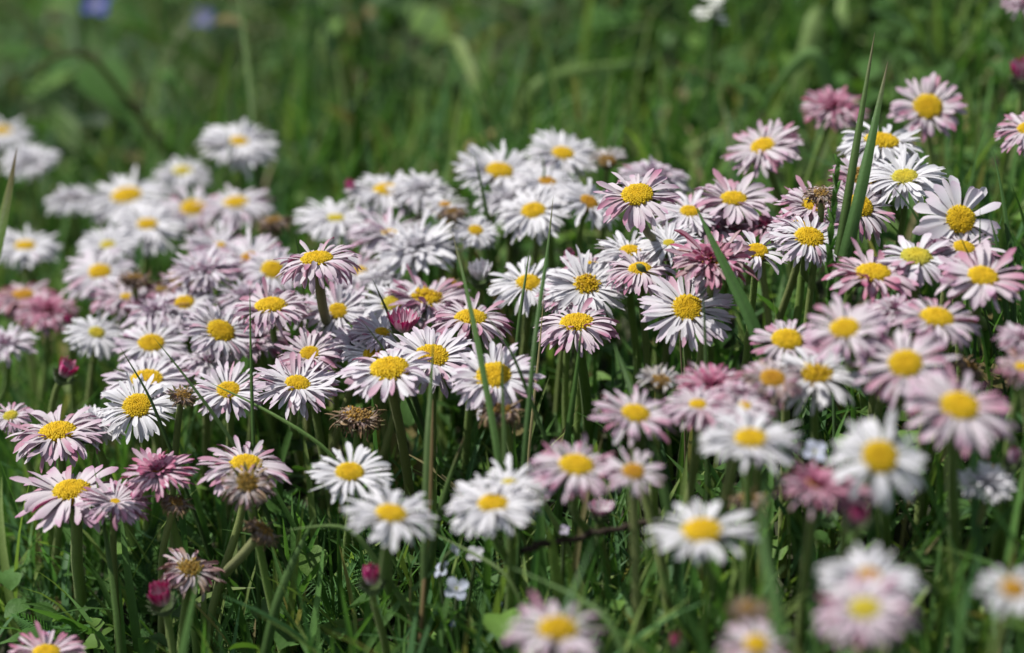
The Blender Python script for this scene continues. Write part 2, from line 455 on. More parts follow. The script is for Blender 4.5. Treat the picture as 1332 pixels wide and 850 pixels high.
# ------------------------------------------------------------------ the ground
gx = np.concatenate([np.linspace(-25, -1.2, 40), np.linspace(-1.15, 1.15, 140), np.linspace(1.2, 25, 40)])
gy = np.concatenate([np.linspace(-2, .3, 20), np.linspace(.32, 3, 150), np.linspace(3.1, 60, 60)])
X, Y = np.meshgrid(gx, gy, indexing='ij')
Z = ground(X, Y) + .0025 * rng.normal(size=X.shape) * (np.abs(X) < 1.2)
V = np.stack([X, Y, Z], -1).reshape(-1, 3)
i, j = np.meshgrid(np.arange(len(gx) - 1), np.arange(len(gy) - 1), indexing='ij'); m_ = len(gy)
F = np.stack([i * m_ + j, (i + 1) * m_ + j, (i + 1) * m_ + j + 1, i * m_ + j + 1], -1).reshape(-1, 4)
g = link("ground", mesh_from("ground", V, F, np.ones((len(V), 3)) * .03, soil_mat()))
g["kind"] = "structure"; g["label"] = "dark soil of the meadow bank under the grass"; g["category"] = "ground"

def noise2(x, y, s=1.0, ph=0.0):
    return (np.sin(x * 7.1 * s + 1.7 * np.sin(y * 5.3 * s + ph) + ph) + np.sin(y * 8.3 * s + 2.1 * np.sin(x * 4.7 * s - ph)) + np.sin((x + y) * 13.1 * s + ph * 2)) / 3

G_DARK = C_(.046, .096, .026); G_MID = C_(.084, .164, .048); G_BLUE = C_(.074, .152, .064); G_YEL = C_(.160, .215, .070); G_DRY = C_(.24, .20, .11)
def grass_cols(n, r, yel=.12, dry=.04):
    k = r.random(n)
    c = np.where((k < .45)[:, None], G_MID, np.where((k < .70)[:, None], G_BLUE, G_DARK * 1.2))
    c = np.where((k > 1 - yel - dry)[:, None], G_YEL, c); c = np.where((k > 1 - dry)[:, None], G_DRY, c)
    return c * r.uniform(.75, 1.3, n)[:, None]

def scatter(n, x0, x1, y0, y1, r, fan=0.0):
    y = r.uniform(y0, y1, n); hw = 1 + fan * (y - y0)
    return r.uniform(x0, x1, n) * hw, y

def blades(n, box, hgt, wid, r, seg=5, yel=.12, dry=.04, fan=0.0, lean=.5, clump=True, across=1, tone=(1, 1, 1)):
    x, y = scatter(n, *box, r, fan)
    if clump:
        d = noise2(x, y, 2.2, .7) + .5 * noise2(x, y, 6, 2.0) + r.normal(0, .35, n)
        keep = d > -.45; x, y = x[keep], y[keep]; n = len(x)
    h = r.uniform(hgt[0], hgt[1], n) * (1 + .35 * noise2(x, y, 1.4, 4.0))
    e0 = np.pi / 2 - np.abs(r.normal(0, lean * .5, n))
    e1 = e0 - np.abs(r.normal(0, lean * 1.3, n))
    org = np.stack([x, y, ground(x, y) - .002], -1)
    V, F, U, I, vv, _ = ribbons(org, r.uniform(0, 2 * np.pi, n), e0, e1, h, r.uniform(wid[0], wid[1], n), blade_prof, seg, across, .35 if across > 1 else 0, r.normal(0, .6, n), r.normal(0, .6, n), r.normal(0, .3, n))
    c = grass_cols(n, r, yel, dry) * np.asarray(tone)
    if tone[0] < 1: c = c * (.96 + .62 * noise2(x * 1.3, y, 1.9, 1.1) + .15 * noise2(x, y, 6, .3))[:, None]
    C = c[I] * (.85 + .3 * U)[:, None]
    return V, F, C

def leaves(n, box, size, wid, r, prof, fan=0.0, elev=(.0, .9), stalk=(0.004, .03), cols=None, seg=5):
    x, y = scatter(n, *box, r, fan)
    d = noise2(x, y, 3.1, 2.7) + r.normal(0, .4, n)
    keep = d > -.3; x, y = x[keep], y[keep]; n = len(x)
    org = np.stack([x, y, ground(x, y) + r.uniform(*stalk, n)], -1)
    e0 = r.uniform(*elev, n); L = r.uniform(*size, n)
    V, F, U, I, vv, _ = ribbons(org, r.uniform(0, 2 * np.pi, n), e0, e0 - r.uniform(.1, .9, n), L, L * r.uniform(*wid, n), prof, seg, 2, r.uniform(.05, .6, n), r.normal(0, .3, n), r.normal(0, .3, n))
    base = np.where((r.random(n) < .35)[:, None], C_(.120, .220, .045), C_(.076, .165, .040)) * r.uniform(.7, 1.35, n)[:, None]
    base = np.where((r.random(n) < .05)[:, None], C_(.20, .17, .07), base)
    C = base[I] * (1 - .18 * (np.abs(vv) < .3)[:, None])
    return V, F, C

r1 = np.random.default_rng(5)
near = [blades(19000, (-.42, .42, .46, 1.25), (.018, .062), (.0006, .0016), r1, 5, .26, .05, fan=.25, tone=(1.15, 1.2, 1.1), lean=.6, across=2),
        blades(3200, (-.38, .38, .50, 1.22), (.05, .085), (.0007, .0017), r1, 6, .25, .04, fan=.25, tone=(1.15, 1.2, 1.1), lean=.4, across=2)]
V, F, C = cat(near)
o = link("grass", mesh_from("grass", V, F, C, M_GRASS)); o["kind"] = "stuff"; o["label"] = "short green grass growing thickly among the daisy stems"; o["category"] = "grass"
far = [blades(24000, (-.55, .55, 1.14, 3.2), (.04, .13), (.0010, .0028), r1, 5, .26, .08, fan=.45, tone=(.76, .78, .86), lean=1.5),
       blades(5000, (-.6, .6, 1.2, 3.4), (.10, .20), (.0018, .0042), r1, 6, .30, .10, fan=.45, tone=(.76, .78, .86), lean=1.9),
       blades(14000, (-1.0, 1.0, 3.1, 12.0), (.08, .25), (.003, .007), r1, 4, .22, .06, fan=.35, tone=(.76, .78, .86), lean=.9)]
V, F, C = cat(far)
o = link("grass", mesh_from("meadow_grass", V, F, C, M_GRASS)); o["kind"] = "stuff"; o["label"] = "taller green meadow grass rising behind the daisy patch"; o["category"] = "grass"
lv = [leaves(4800, (-.42, .42, .46, 1.25), (.008, .016), (.20, .34), r1, oval_prof, fan=.25),
      leaves(2600, (-.42, .42, .46, 1.25), (.006, .013), (.42, .55), r1, round_prof, fan=.25, stalk=(.006, .035)),
      leaves(4200, (-.55, .55, 1.15, 3.4), (.015, .05), (.14, .34), r1, oval_prof, fan=.45, stalk=(.01, .09), elev=(-.2, 1.1))]
V, F, C = cat(lv)
o = link("ground_cover", mesh_from("ground_cover", V, F, C, M_LEAF)); o["kind"] = "stuff"; o["label"] = "small oval and round leaves carpeting the soil under the flowers"; o["category"] = "ground cover"

# feathery yarrow foliage at the feet of the daisies
def yarrow(n, pxbox, r):
    parts = []
    for _ in range(n):
        px, py = r.uniform(pxbox[0], pxbox[1]), r.uniform(pxbox[2], pxbox[3])
        p, _t = on_surface(px, py, .012)
        az = r.uniform(0, 2 * np.pi); L = r.uniform(.025, .05); e = r.uniform(.5, 1.3)
        k = 22
        u = np.linspace(.12, 1, k)
        bend = r.uniform(.3, 1.0)
        ee = e - bend * u
        pts = np.cumsum(np.stack([np.cos(ee) * math.cos(az), np.cos(ee) * math.sin(az), np.sin(ee)], -1) * L / k, 0) + np.array([p[0], p[1], float(ground(p[0], p[1]))])
        V, F, U = tube(pts, np.full(k, .0004), 4)
        c = C_(.065, .150, .045) * r.uniform(.8, 1.5)
        parts.append((V, F, np.repeat(c[None], len(V), 0)))
        for sgn in (-1, 1):
            for tw in (0.0, .7):
                lenp = np.sin(np.clip(u * 3.0, 0, np.pi)) * L * .20 + .0012
                V, F, U, I, _, _ = ribbons(pts, az + sgn * (1.0 - tw * .4), .3 + tw, .5 + tw, lenp * (1 - .3 * tw), .00035, lambda q: 1 - .6 * q, 2, 1)
                parts.append((V, F, np.repeat(c[None] * 1.1, len(V), 0)))
    return cat(parts)
V, F, C = cat([yarrow(42, (170, 540, 690, 850), r1), yarrow(10, (0, 160, 760, 850), r1), yarrow(10, (560, 720, 760, 850), r1)])
o = link("yarrow_foliage", mesh_from("yarrow_foliage", V, F, C, M_LEAF)); o["kind"] = "stuff"; o["label"] = "feathery dark green yarrow leaves low among the grass"; o["category"] = "foliage"

# ------------------------------------------------------------------ the daisies: px, py = where the disc shows in the photograph
D = daisy

# --- far left clump, beyond the focus
D(2, 171, 80, sort='W', ty=10, dz=.01, base=(-30, 420), label="white daisy cut by the left picture edge, topmost flower on that edge")
D(38, 208, 76, sort='W', ty=12, double=True, dz=.01, label="white daisy turned away, its yellow hidden, beside the topmost edge flower", nodisc=True)
D(96, 258, 78, sort='W', ty=0, double=True, label="flattened white daisy seen edge-on, no yellow showing, beside the biggest blurred white one", disc='c', hd=.2)
D(165, 255, 118, 40, sort='W', ty=14, label="biggest blurred white daisy of the far clump, orange-yellow disc, flower overlapping below it")
D(192, 292, 100, 28, sort='W', ty=18, label="blurred white daisy overlapping the foot of the biggest blurred white one")
D(238, 223, 76, 26, sort='W', ty=16, label="small white daisy with pale yellow disc below the tall grass-crossed white one", disc='g')
D(311, 184, 106, 26, sort='W', ty=14, dz=.012, label="tall white daisy highest of the far left clump, grass blade crossing it")
D(252, 271, 88, 34, sort='P', ty=26, label="pale daisy with orange disc and sparse hanging petals, below the small pale-disced one", gap=[(0.3, 2.6, .7)])
D(307, 264, 98, 32, sort='P', ty=16, tx=-8, label="lilac-white daisy with greenish yellow disc standing under the tall white one", disc='y')
D(33, 320, 92, 28, sort='W', ty=14, label="white daisy alone by the left edge, level with dark gap in grass")
D(140, 319, 82, 22, sort='W', ty=14, label="pale daisy with washed-out cream disc, under the biggest blurred white one", disc='g')
D(287, 319, 92, 18, sort='P', ty=10, label="lilac daisy with a very small yellow disc in the blurred lilac mass")
D(325, 336, 92, 26, sort='P', ty=22, label="lilac daisy with brownish gold disc beside the blurred lilac mass", disc='o')
D(268, 352, 96, 20, sort='P', ty=0, dz=.004, label="lilac daisy hiding its disc, thick petals hanging, foot of blurred lilac mass", nodisc=True)
D(130, 354, 98, 30, sort='P', ty=18, label="white daisy with lilac-shaded lower petals, next to blurred brown withered head", disc='y')
dried(176, 362, 57, "small blurred brown withered head beside the daisy with lilac-shaded lower petals", ty=5, dz=.008)
D(236, 364, 76, 30, sort='K', ty=20, disc='c', label="fading pink daisy with dull yellow disc and few petals left", wilt=.5, gap=[(0, 4.0, .7)])
D(214, 376, 60, 22, sort='R', ty=10, disc='c', label="tattered small pink daisy touching the fading dull-disced one", wilt=.35, gap=[(1, 4, .6)])
D(165, 386, 92, 20, sort='K', ty=12, label="blurred pink-lilac daisy with tiny yellow disc and thick lower petals")
D(205, 405, 96, 20, sort='P', ty=2, dz=.002, label="lilac daisy with hidden disc between tiny-disced pink-lilac and hanging-petalled flowers", nodisc=True)
D(30, 384, 100, 30, sort='R', ty=10, disc='o', label="salmon-pink fading daisy with orange disc near the left edge", wilt=.2)
D(240, 394, 82, 26, sort='P', ty=26, label="lilac-white daisy with bright yellow disc behind the thin dark blade", gap=[(2.2, 4.4, .3)])
D(6, 448, 82, 22, sort='P', ty=0, base=(-30, 640), label="lilac-white daisy on the left edge, disc turned away from view", nodisc=True)
D(126, 433, 78, 22, sort='W', ty=18, label="small white daisy with lemon disc beside a small pink bud", disc='g')
bud(90, 420, 22, "small pink bud blurred beside the small white lemon-disced daisy")
bud(84, 486, 36, "long magenta bud edged white, tilted, among far left grass", tx=32, opened=.15, sort='B')
D(197, 447, 98, 34, sort='P', ty=20, label="lilac-white daisy with round yellow disc above the pair with drooping petals")
D(14, 541, 56, 20, sort='K', ty=16, label="small lilac daisy with pale disc low on the left edge", disc='g')
D(62, 404, 84, sort='R', ty=4, dz=-.004, label="rose-pink blurred daisy with hidden disc beside the salmon-pink fading one", nodisc=True)
D(272, 468, 76, sort='P', ty=4, dz=-.004, label="pale daisy, disc hidden, low behind the leaning lopsided one's petals", nodisc=True)
D(332, 438, 92, sort='K', ty=4, dz=-.004, label="dusky pink daisy, disc hidden, behind the stalk of the leaning lopsided one", nodisc=True)
D(398, 402, 74, 20, sort='P', ty=8, dz=-.006, label="lilac daisy tucked against the tall sharp flower's stalk, sliver of yellow showing")
D(466, 446, 84, sort='P', ty=4, dz=-.004, label="lilac-white daisy, disc hidden, below the stalk-side round-disced pale one", nodisc=True)
# --- left, in focus
D(191, 494, 116, 42, sort='P', ty=14, label="lilac-white daisy behind the sharp white one, dark grass tip across its disc")
D(124, 548, 84, sort='W', ty=2, double=True, dz=-.006, label="white daisy with hidden disc wedged between two sharp yellow-disced daisies", nodisc=True)
D(179, 528, 106, 38, sort='W', ty=32, dz=.004, label="sharp white daisy facing us with drooping lower petals beside a brown withered head", droop=.25, n=52)
dried(238, 514, 57, "brown rounded withered head tucked behind the sharp white drooping daisy", ty=10, tx=15, length=.8, gap=[(0, 5, .6)], dz=.008)
D(75, 562, 128, 47, sort='K', ty=10, label="large pink-skirted daisy with oval yellow disc by the left edge", droop=.35, up=.05, base=(80, 800))
D(287, 431, 94, 37, sort='P', ty=20, tx=14, dz=.006, label="sharp small daisy leaning aside with lopsided disc and pink-edged petals", droop=.2, base=(335, 610))
D(297, 508, 96, 32, sort='P', ty=20, label="soft lilac daisy below the leaning lopsided one, long grass crossing")
D(320, 384, 80, 26, sort='P', ty=6, dz=-.004, label="pale daisy with hidden disc just behind the crooked-petalled gold-disced one", nodisc=True)
D(352, 398, 100, 40, sort='K', ty=12, dz=.012, label="gold-disced daisy with crooked pinkish petals below left of the tallest stalked one", droop=.3, jit=1.6, base=(360, 560))
D(355, 351, 82, 30, sort='P', ty=30, label="yellow-disced blurred daisy directly behind the tall sharp stalked flower", disc='y')
D(403, 460, 86, 26, sort='K', ty=24, label="blurred pink daisy with small yellow disc beside the sharp flower's stalk")
D(412, 337, 116, 41, sort='K', ty=9, dz=.032, label="tall sharp daisy on thick stalk with drooping purple-pink petal skirt", droop=.55, jit=1.4, n=64, base=(432, 560), stem_r=.0021, stem_col=(.11, .10, .05))
D(387, 499, 112, 34, sort='P', ty=9, label="sharp white daisy with loose wavy petals, long pale grass crossing below", jit=1.6, base=(400, 640))
# --- behind the middle
D(437, 284, 114, 26, sort='W', ty=4, label="big blurred white daisy with faint lemon disc below a magenta bud", disc='g', n=70)
bud(456, 246, 24, "round magenta bud blurred above the big faint-disced white daisy", h=.092)
dried(357, 288, 62, "tan withered head blurred in the gap beside big faint-disced white daisy", ty=5, dz=.008)
D(503, 247, 108, 34, sort='W', ty=10, label="white daisy with bright gold disc on far rim, flower turned away beside it")
D(548, 246, 84, 26, sort='W', ty=2, double=True, label="white daisy turned away beside the bright gold-disced rim flower", nodisc=True)
D(579, 266, 64, 16, sort='W', ty=2, disc='o', label="ragged white daisy with small tan disc above a dark dried head", gap=[(0, 3.6, .6)])
dried(588, 276, 45, "dark dried head under the ragged tan-disced white daisy", dz=.008)
D(507, 303, 112, 24, sort='P', ty=6, label="pinkish blurred daisy with small yellow disc behind the greenish-shaded white one")
D(541, 322, 116, 24, sort='W', ty=2, double=True, dz=.004, label="broad greenish-shaded white daisy seen from its side, disc out of sight", nodisc=True)
D(440, 404, 96, 26, sort='P', ty=34, label="pale daisy with round yellow disc right beside the tall sharp flower's stalk", gap=[(3.3, 5.4, .5)])
D(468, 353, 82, 22, sort='P', ty=18, dz=-.003, label="pale daisy peeping yellow past the drooping skirt of the tall sharp one")
D(511, 396, 92, 30, sort='W', ty=20, disc='g', label="blurred white daisy with lemon disc behind the pink-crested one, dark blade in front")
D(494, 362, 60, 18, sort='W', ty=0, dz=-.002, label="little white daisy, disc hidden, over the lemon-disced one", nodisc=True)
D(556, 388, 112, 40, sort='K', ty=10, tx=6, disc='y', label="pink-crested daisy with uneven two-lobed disc and one long magenta petal", jit=1.8, rag=.6, base=(560, 560))
bud(525, 428, 42, "half-open magenta bud squeezed between two white daisies", ty=6, opened=.35, sort='B', h=.088)
D(612, 414, 112, 42, sort='K', ty=9, tx=6, label="pink-bottomed daisy behind the broad upright grass blade, oval gold disc", droop=.3)
D(498, 432, 84, 22, sort='P', ty=12, label="pale daisy with small disc half hidden by the half-open magenta bud")
D(489, 461, 96, 34, sort='W', ty=22, dz=-.004, label="white daisy almost wholly behind the sharp oval-disced one of the pair")
D(562, 464, 124, 44, sort='P', ty=22, label="sharp white daisy with stray petal across its disc, thin blade in front", up=.05)
D(507, 480, 126, 50, sort='P', ty=13, dz=.010, label="sharp front daisy with big oval disc and wide pale petals in the middle", droop=.15, n=54, width=1.15, base=(540, 760), stem_r=.0020, stem_col=(.12, .125, .05))
D(642, 489, 118, 46, sort='P', ty=18, label="sharp white daisy crossed by two upright grass blades over a brown withered head", up=.08)
dried(467, 542, 92, "large straw-coloured withered head with twisted petals under the sharp front daisy", ty=0, h=.078, wilt=2.0)
dried(650, 535, 80, "brown withered head with spiky dried petals below the blade-crossed sharp daisy", ty=0, h=.078, wilt=2.0)
# --- far middle rim
D(650, 222, 114, 36, sort='W', ty=16, label="large white daisy on the far rim with gold disc and ragged lower petals", gap=[(4.2, 5.4, .4)])
D(732, 200, 94, 30, sort='W', ty=14, label="white daisy highest on the middle rim with clean yellow disc")
D(712, 236, 88, 24, sort='W', ty=14, disc='o', label="white daisy with orange disc behind a bent blade, below the highest middle-rim one")
dried(790, 208, 60, "withered head with a few upright white petals on the far rim", ty=0, wilt=.5, sort='W', gap=[(2.8, 6.2, .9)], up=.5)
D(694, 274, 98, 32, sort='W', ty=18, disc='y', label="white daisy with deep gold disc under the arching bent blade", tx=-10)
D(766, 263, 86, 26, sort='W', ty=22, tx=10, disc='o', label="white daisy with ochre disc right beside the pink-tipped tall one", gap=[(3.6, 4.8, .6)])
D(619, 300, 62, 20, sort='W', ty=22, tx=14, label="small white daisy with tilted yellow disc near a bent pale stalk")
D(852, 228, 98, 26, sort='P', ty=0, dz=-.004, label="pale pink blurred daisy directly behind the tall pink-tipped one", nodisc=True)
D(829, 253, 110, 40, sort='K', ty=18, tx=-10, dz=.034, label="tall sharp pink-tipped daisy on bare stalk with one folded crimson petal", n=42, jit=1.4, width=1.15, base=(862, 400), stem_r=.0017, stem_col=(.10, .105, .05))
D(897, 275, 92, 26, sort='P', ty=20, label="pale pink blurred daisy with yellow disc between tall pink-tipped and magenta-speckled ones")
D(870, 316, 84, 18, sort='W', ty=14, disc='g', label="blurred white daisy with very small disc behind the bare stalk")
D(821, 326, 92, 28, sort='W', ty=10, label="white daisy with flat oval disc in front of the bare stalk's foot")
D(832, 350, 92, 30, sort='K', ty=16, disc='y', label="yellow-disced daisy with hanging pink petals, under the flat oval-disced white one", droop=.5)
D(687, 368, 106, 32, sort='W', ty=22, label="clean white daisy with many narrow petals, thin blade passing before its disc", n=64, width=.85)
D(770, 350, 80, 28, sort='K', ty=16, dz=-.003, label="pinkish daisy peeping over the white daisy with brown-flecked disc")
D(763, 371, 112, 32, sort='W', ty=34, label="white daisy with brown-flecked tall disc and wide lower petals", rag=.5, hd=.7)
D(737, 386, 76, 18, sort='K', ty=10, dz=-.002, label="small pink daisy beside the brown-flecked disc, only a yellow sliver showing")
bud(740, 337, 26, "coral pink bud blurred above the brown-flecked disc", sort='R')
dried(586, 368, 44, "orange-tan withered head blurred behind the broad upright blade", ty=15, disc='o', gap=[(0, 6, .5)])
bud(624, 360, 36, "white bud-like flower standing beside the broad upright blade", sort='W', opened=.25)
D(750, 420, 112, 43, sort='K', ty=6, label="sharp lilac-skirted daisy with flat oval disc, grass tip touching the disc", droop=.25, base=(762, 640), stem_r=.0022, stem_col=(.10, .16, .04))
D(662, 258, 86, sort='W', ty=4, dz=-.004, label="white daisy, disc hidden, filling the gap under the large far-rim one", nodisc=True)
D(930, 296, 80, sort='K', ty=4, dz=-.008, label="mauve-pink daisy, disc hidden, over the tip of the broad leaning leaf", nodisc=True)
D(1168, 402, 84, sort='K', ty=4, dz=-.004, label="pink daisy, disc hidden, below the magenta-streaked one", nodisc=True)
# --- right bank, upper
D(1085, 138, 82, 24, sort='R', ty=24, dz=-.012, label="full double pink daisy with crimson heart near the tall blade pair", double=True, nodisc=True)
D(1207, 139, 94, 37, sort='K', ty=42, dz=-.010, label="pink daisy facing us high on the bank, round orange disc", n=44, width=1.15)
D(1336, 168, 84, 26, sort='K', ty=20, dz=-.01, base=(1372, 420), label="pink daisy cut by the right picture edge, high on the bank")
bud(1330, 100, 40, "dark crimson bud blurred on the right picture edge", sort='B', h=.07, opened=.2)
D(1334, 4, 60, 20, sort='K', ty=10, base=(1380, 260), label="pale pink daisy clipped by the upper right corner of the picture", nodisc=True)
D(992, 190, 102, 33, sort='K', ty=16, tx=-14, label="pinkish daisy leaning aside at the bank's crest, apart from its neighbours", up=.05)
D(1148, 184, 114, 44, sort='W', ty=4, label="white daisy with curly petals topmost beside the tall blade pair", droop=.35, jit=1.5)
D(1177, 231, 108, 36, sort='W', ty=14, tx=-12, disc='g', label="shaded white daisy with olive disc under the curly-petalled one", up=.15)
D(1122, 232, 88, 38, sort='K', ty=16, disc='c', rag=.8, label="pink daisy with browning disc behind the tall blade pair", jit=1.6)
dried(1068, 252, 58, "brown curled withered head at the tip of the green grass spike", tx=-10, wilt=1.5, h=.095)
D(955, 258, 108, 33, sort='K', ty=14, label="pink-white daisy with dark-spotted disc on the bank behind a broad leaf tip", n=44, width=1.1)
D(1058, 267, 90, 30, sort='K', ty=16, tx=6, label="daisy with white upper and pink lower petals beside the green grass spike")
D(994, 293, 70, 24, sort='R', ty=4, dz=-.010, label="crimson daisy low and blurred behind the twin-disced sharp ones", nodisc=True, double=True)
D(1118, 268, 104, 36, sort='K', ty=28, tx=14, label="daisy with drooping lilac petals and stout stalk just right of the blade pair", droop=.5, n=50, base=(1180, 330), stem_r=.0021, stem_col=(.13, .16, .07))
D(1043, 296, 84, 30, sort='P', ty=22, dz=-.004, label="daisy half hidden behind the sharp knobbly-disced one, rim of gold showing")
D(1053, 309, 100, 38, sort='P', ty=24, label="sharp daisy with knobbly round disc, drooping white petals, by the grass spike", droop=.35, base=(1060, 440))
D(1250, 285, 118, 37, sort='P', ty=46, tx=4, dz=.004, label="large open daisy with few broad petals and round disc, green speck on it", n=30, width=1.7, layers=2, jit=.9, gap=[(4.3, 5.6, .4)])
D(1254, 322, 106, 30, sort='K', ty=22, dz=-.002, label="daisy under the large broad-petalled one, dark grass tips across its disc")
D(985, 326, 88, 28, sort='P', ty=18, label="white daisy with pink folded petals between broad leaf and knobbly-disced flower", n=30, width=1.3)
D(926, 338, 122, 30, sort='R', ty=12, dz=.012, disc='o', label="shaggy crimson-streaked double daisy behind the broad leaning leaf", double=True, rag=1.0, jit=1.6, wilt=.12)
D(894, 400, 124, 40, sort='P', ty=30, label="big sharp white daisy facing us with pinkish lower petals, thin dark blade touching disc", n=60, base=(890, 620))
D(1136, 355, 118, 44, sort='R', ty=10, label="daisy with magenta-streaked outer petals below the tall blade pair", up=.1, droop=.2, n=46, width=1.1)
D(1192, 334, 110, 40, sort='P', ty=12, label="white daisy with shadowed upper petals and flat lemon disc on the bank", disc='g', n=40, width=1.25)
D(1279, 359, 120, 39, sort='K', ty=16, label="pink-flushed daisy on a straight stalk below the dark grass tips", n=44, width=1.2, base=(1284, 500), stem_r=.0019, stem_col=(.14, .18, .06))
D(1219, 413, 114, 43, sort='K', ty=12, label="daisy with one crimson petal folded over its flat disc", n=48)
D(1099, 427, 114, 38, sort='K', ty=20, dz=.022, label="pale pink soft-edged daisy on a dark stalk, a magenta petal at its side", base=(1130, 600), n=44, width=1.2, stem_r=.0018)
D(1024, 442, 94, 39, sort='K', ty=20, label="daisy with upright striped petals and crimson lower tuft", n=44, gap=[(4.3, 5.6, .3)])
D(1332, 440, 72, 20, sort='K', ty=6, label="lilac daisy on the right picture edge beside a straight stalk", nodisc=True)
D(1330, 478, 74, 22, sort='R', ty=16, label="faded rose daisy cut by the right edge, below the lilac one", wilt=.35)
D(1178, 473, 130, 43, sort='K', ty=28, dz=.014, label="soft-focus pale pink daisy with big lemon disc above the largest blurred one", n=50)
D(1249, 528, 150, 50, sort='K', ty=22, dz=.014, label="largest soft-focus daisy with spreading pink-shaded petals and deep yellow disc", n=46, width=1.1, droop=.2, base=(1250, 830), stem_r=.0023, stem_col=(.12, .16, .06))
dried(1262, 478, 60, "grey-brown withered head lying between two soft-focus pink daisies", tx=25, h=.06)
# --- right bank, lower
D(1062, 487, 124, 38, sort='W', ty=18, disc='y', rag=.8, label="white daisy with torn-looking gold disc under the pale pink soft-edged one", n=50, jit=1.4)
D(1005, 493, 88, 34, sort='K', ty=22, disc='o', dz=0.007, label="wilting dusky pink daisy with dull ochre disc", wilt=.45)
D(962, 512, 80, 22, sort='K', ty=6, dz=0.004, label="dusky pink daisy, disc hidden, against the wilting ochre-disced one", nodisc=True)
D(968, 528, 84, 20, sort='K', ty=14, dz=0.003, label="pink daisy showing just a small yellow disc above the pure white soft one")
D(977, 570, 130, 42, sort='W', ty=14, dz=0.010, label="soft-focus pure white daisy with flat yellow disc, dark stalked dry head below", n=46)
dried(975, 650, 70, "dark brown withered head below the soft-focus pure white daisy", h=.065, ty=0)
dried(860, 496, 70, "withered white daisy with upright spoon petals and brown heart", ty=0, wilt=.4, sort='W', up=.5, gap=[(3.4, 5.9, .8)], dz=-.002)
D(925, 500, 90, 28, sort='R', ty=14, label="double bright pink daisy with bristling petals behind the lilac ones", double=True, nodisc=True)
D(908, 526, 92, 24, sort='K', ty=16, label="lilac-pink daisy with half-hidden yellow disc in front of the bristling double one")
D(827, 538, 108, 36, sort='K', ty=20, label="pink-shaded daisy crossed by a dark leaning blade", n=50, droop=.15)
D(750, 605, 122, 44, sort='K', ty=12, label="pink-fringed daisy with oval disc overlapping a smaller pink one", n=52, droop=.2, base=(770, 760))
D(824, 613, 86, 28, sort='K', ty=24, disc='o', label="smaller pink daisy with reddish-marked disc beside the pink-fringed one", n=38)
bud(781, 668, 30, "half-open white and pink bud under the pink-fringed daisy", sort='K', opened=.5, h=.05)
D(1145, 594, 132, 46, sort='W', ty=46, dz=0.011, label="soft-focus white daisy facing us with gappy petals and round yellow disc", n=34, width=1.15, base=(1150, 780))
D(1062, 630, 100, 30, sort='R', ty=14, disc='y', dz=-.002, label="double pink daisy with quilled petals and tilted gold disc", double=True)
D(1103, 640, 84, 24, sort='R', ty=4, dz=-.006, label="double pink daisy without visible disc, right behind the crimson bud", double=True, nodisc=True)
bud(1117, 676, 44, "deep crimson round bud below the gappy-petalled white daisy", sort='B', h=.080, ty=25)
D(1284, 626, 80, 24, sort='W', ty=0, dz=-.03, label="bluish-shaded white daisy in the shadow under the largest soft-focus one", nodisc=True)
bud(1318, 600, 34, "white and red bud near the right edge under the largest soft-focus daisy", sort='K', h=.055)
D(1132, 748, 130, 32, sort='W', ty=14, dz=0.006, disc='o', label="white daisy with faint tan disc behind the lowest pink one", n=60)
D(1125, 793, 130, 42, sort='K', ty=20, dz=0.009, disc='g', label="pale pink daisy with lemon disc in front of the faint-disced white one", n=56)
D(1318, 766, 96, 32, sort='W', ty=24, dz=0.005, label="white daisy with sparse petals at the lower right edge", n=24, width=1.3, disc='o')
# --- lower middle and lower left
D(913, 690, 140, 50, sort='W', ty=14, dz=0.006, label="soft-focus white daisy with long uneven petals standing alone in the lower grass", n=34, width=1.1, base=(918, 850))
D(663, 628, 104, 22, sort='W', ty=14, dz=-.002, disc='g', label="white daisy behind the white one with a grey speck on its disc", n=50)
D(641, 656, 120, 40, sort='W', ty=14, label="white daisy with crowded petals, a smaller white one at its back", n=62, base=(645, 800))
D(509, 668, 122, 40, sort='W', ty=10, dz=0.006, label="soft-edged white daisy standing above the pink bud, thick stalk", n=46, base=(538, 850), stem_r=.0020)
D(455, 614, 108, 36, sort='W', ty=13, label="crisp white daisy with lilac lower petals, alone left of the purple culm", n=50, jit=1.2, base=(468, 760))
D(320, 603, 118, 40, sort='K', ty=8, label="white daisy with pink-backed petals behind a wilted brown-disced head", n=52)
dried(322, 629, 82, "wilted daisy with tan disc hanging in front of a fresh white one", ty=40, wilt=.75, disc='c', dz=0.002, gap=[(.2, 2.8, .7)])
D(150, 652, 92, 16, sort='K', ty=4, dz=-.003, label="lilac-pink daisy mostly hidden behind the sharp daisy on hairy stalk")
D(93, 637, 146, 47, sort='K', ty=11, label="sharp large pale daisy on a hairy bare stalk, low at left", n=44, width=1.2, droop=.15, jit=1.2, base=(104, 838), stem_r=.0024, stem_col=(.17, .21, .09))
D(205, 612, 94, 20, sort='R', ty=14, disc='o', label="dense pink many-petalled daisy with almost closed heart", double=True)
dried(228, 654, 56, ty=10, tx=20, label="brown dried head hanging under the dense pink many-petalled daisy", h=.076)
D(247, 740, 90, 32, sort='K', ty=16, tx=10, disc='c', label="wilting dusky pink daisy with bent yellow disc near the magenta bud", wilt=.6, rag=.8, h=.06)
bud(211, 782, 46, "magenta and white bud standing in front of the wilting dusky daisy", sort='B', h=.058, ty=20, tx=-8, opened=.12)
dried(342, 690, 76, ty=-4, tx=38, label="nodding grey-brown withered head on a thick bent pale stalk", h=.070, stem_r=.0019, stem_col=(.19, .19, .11), base=(285, 842), length=.8)
bud(484, 756, 42, "pink and white closed bud on a short stalk below soft-edged white daisy", sort='B', h=.058, ty=10)
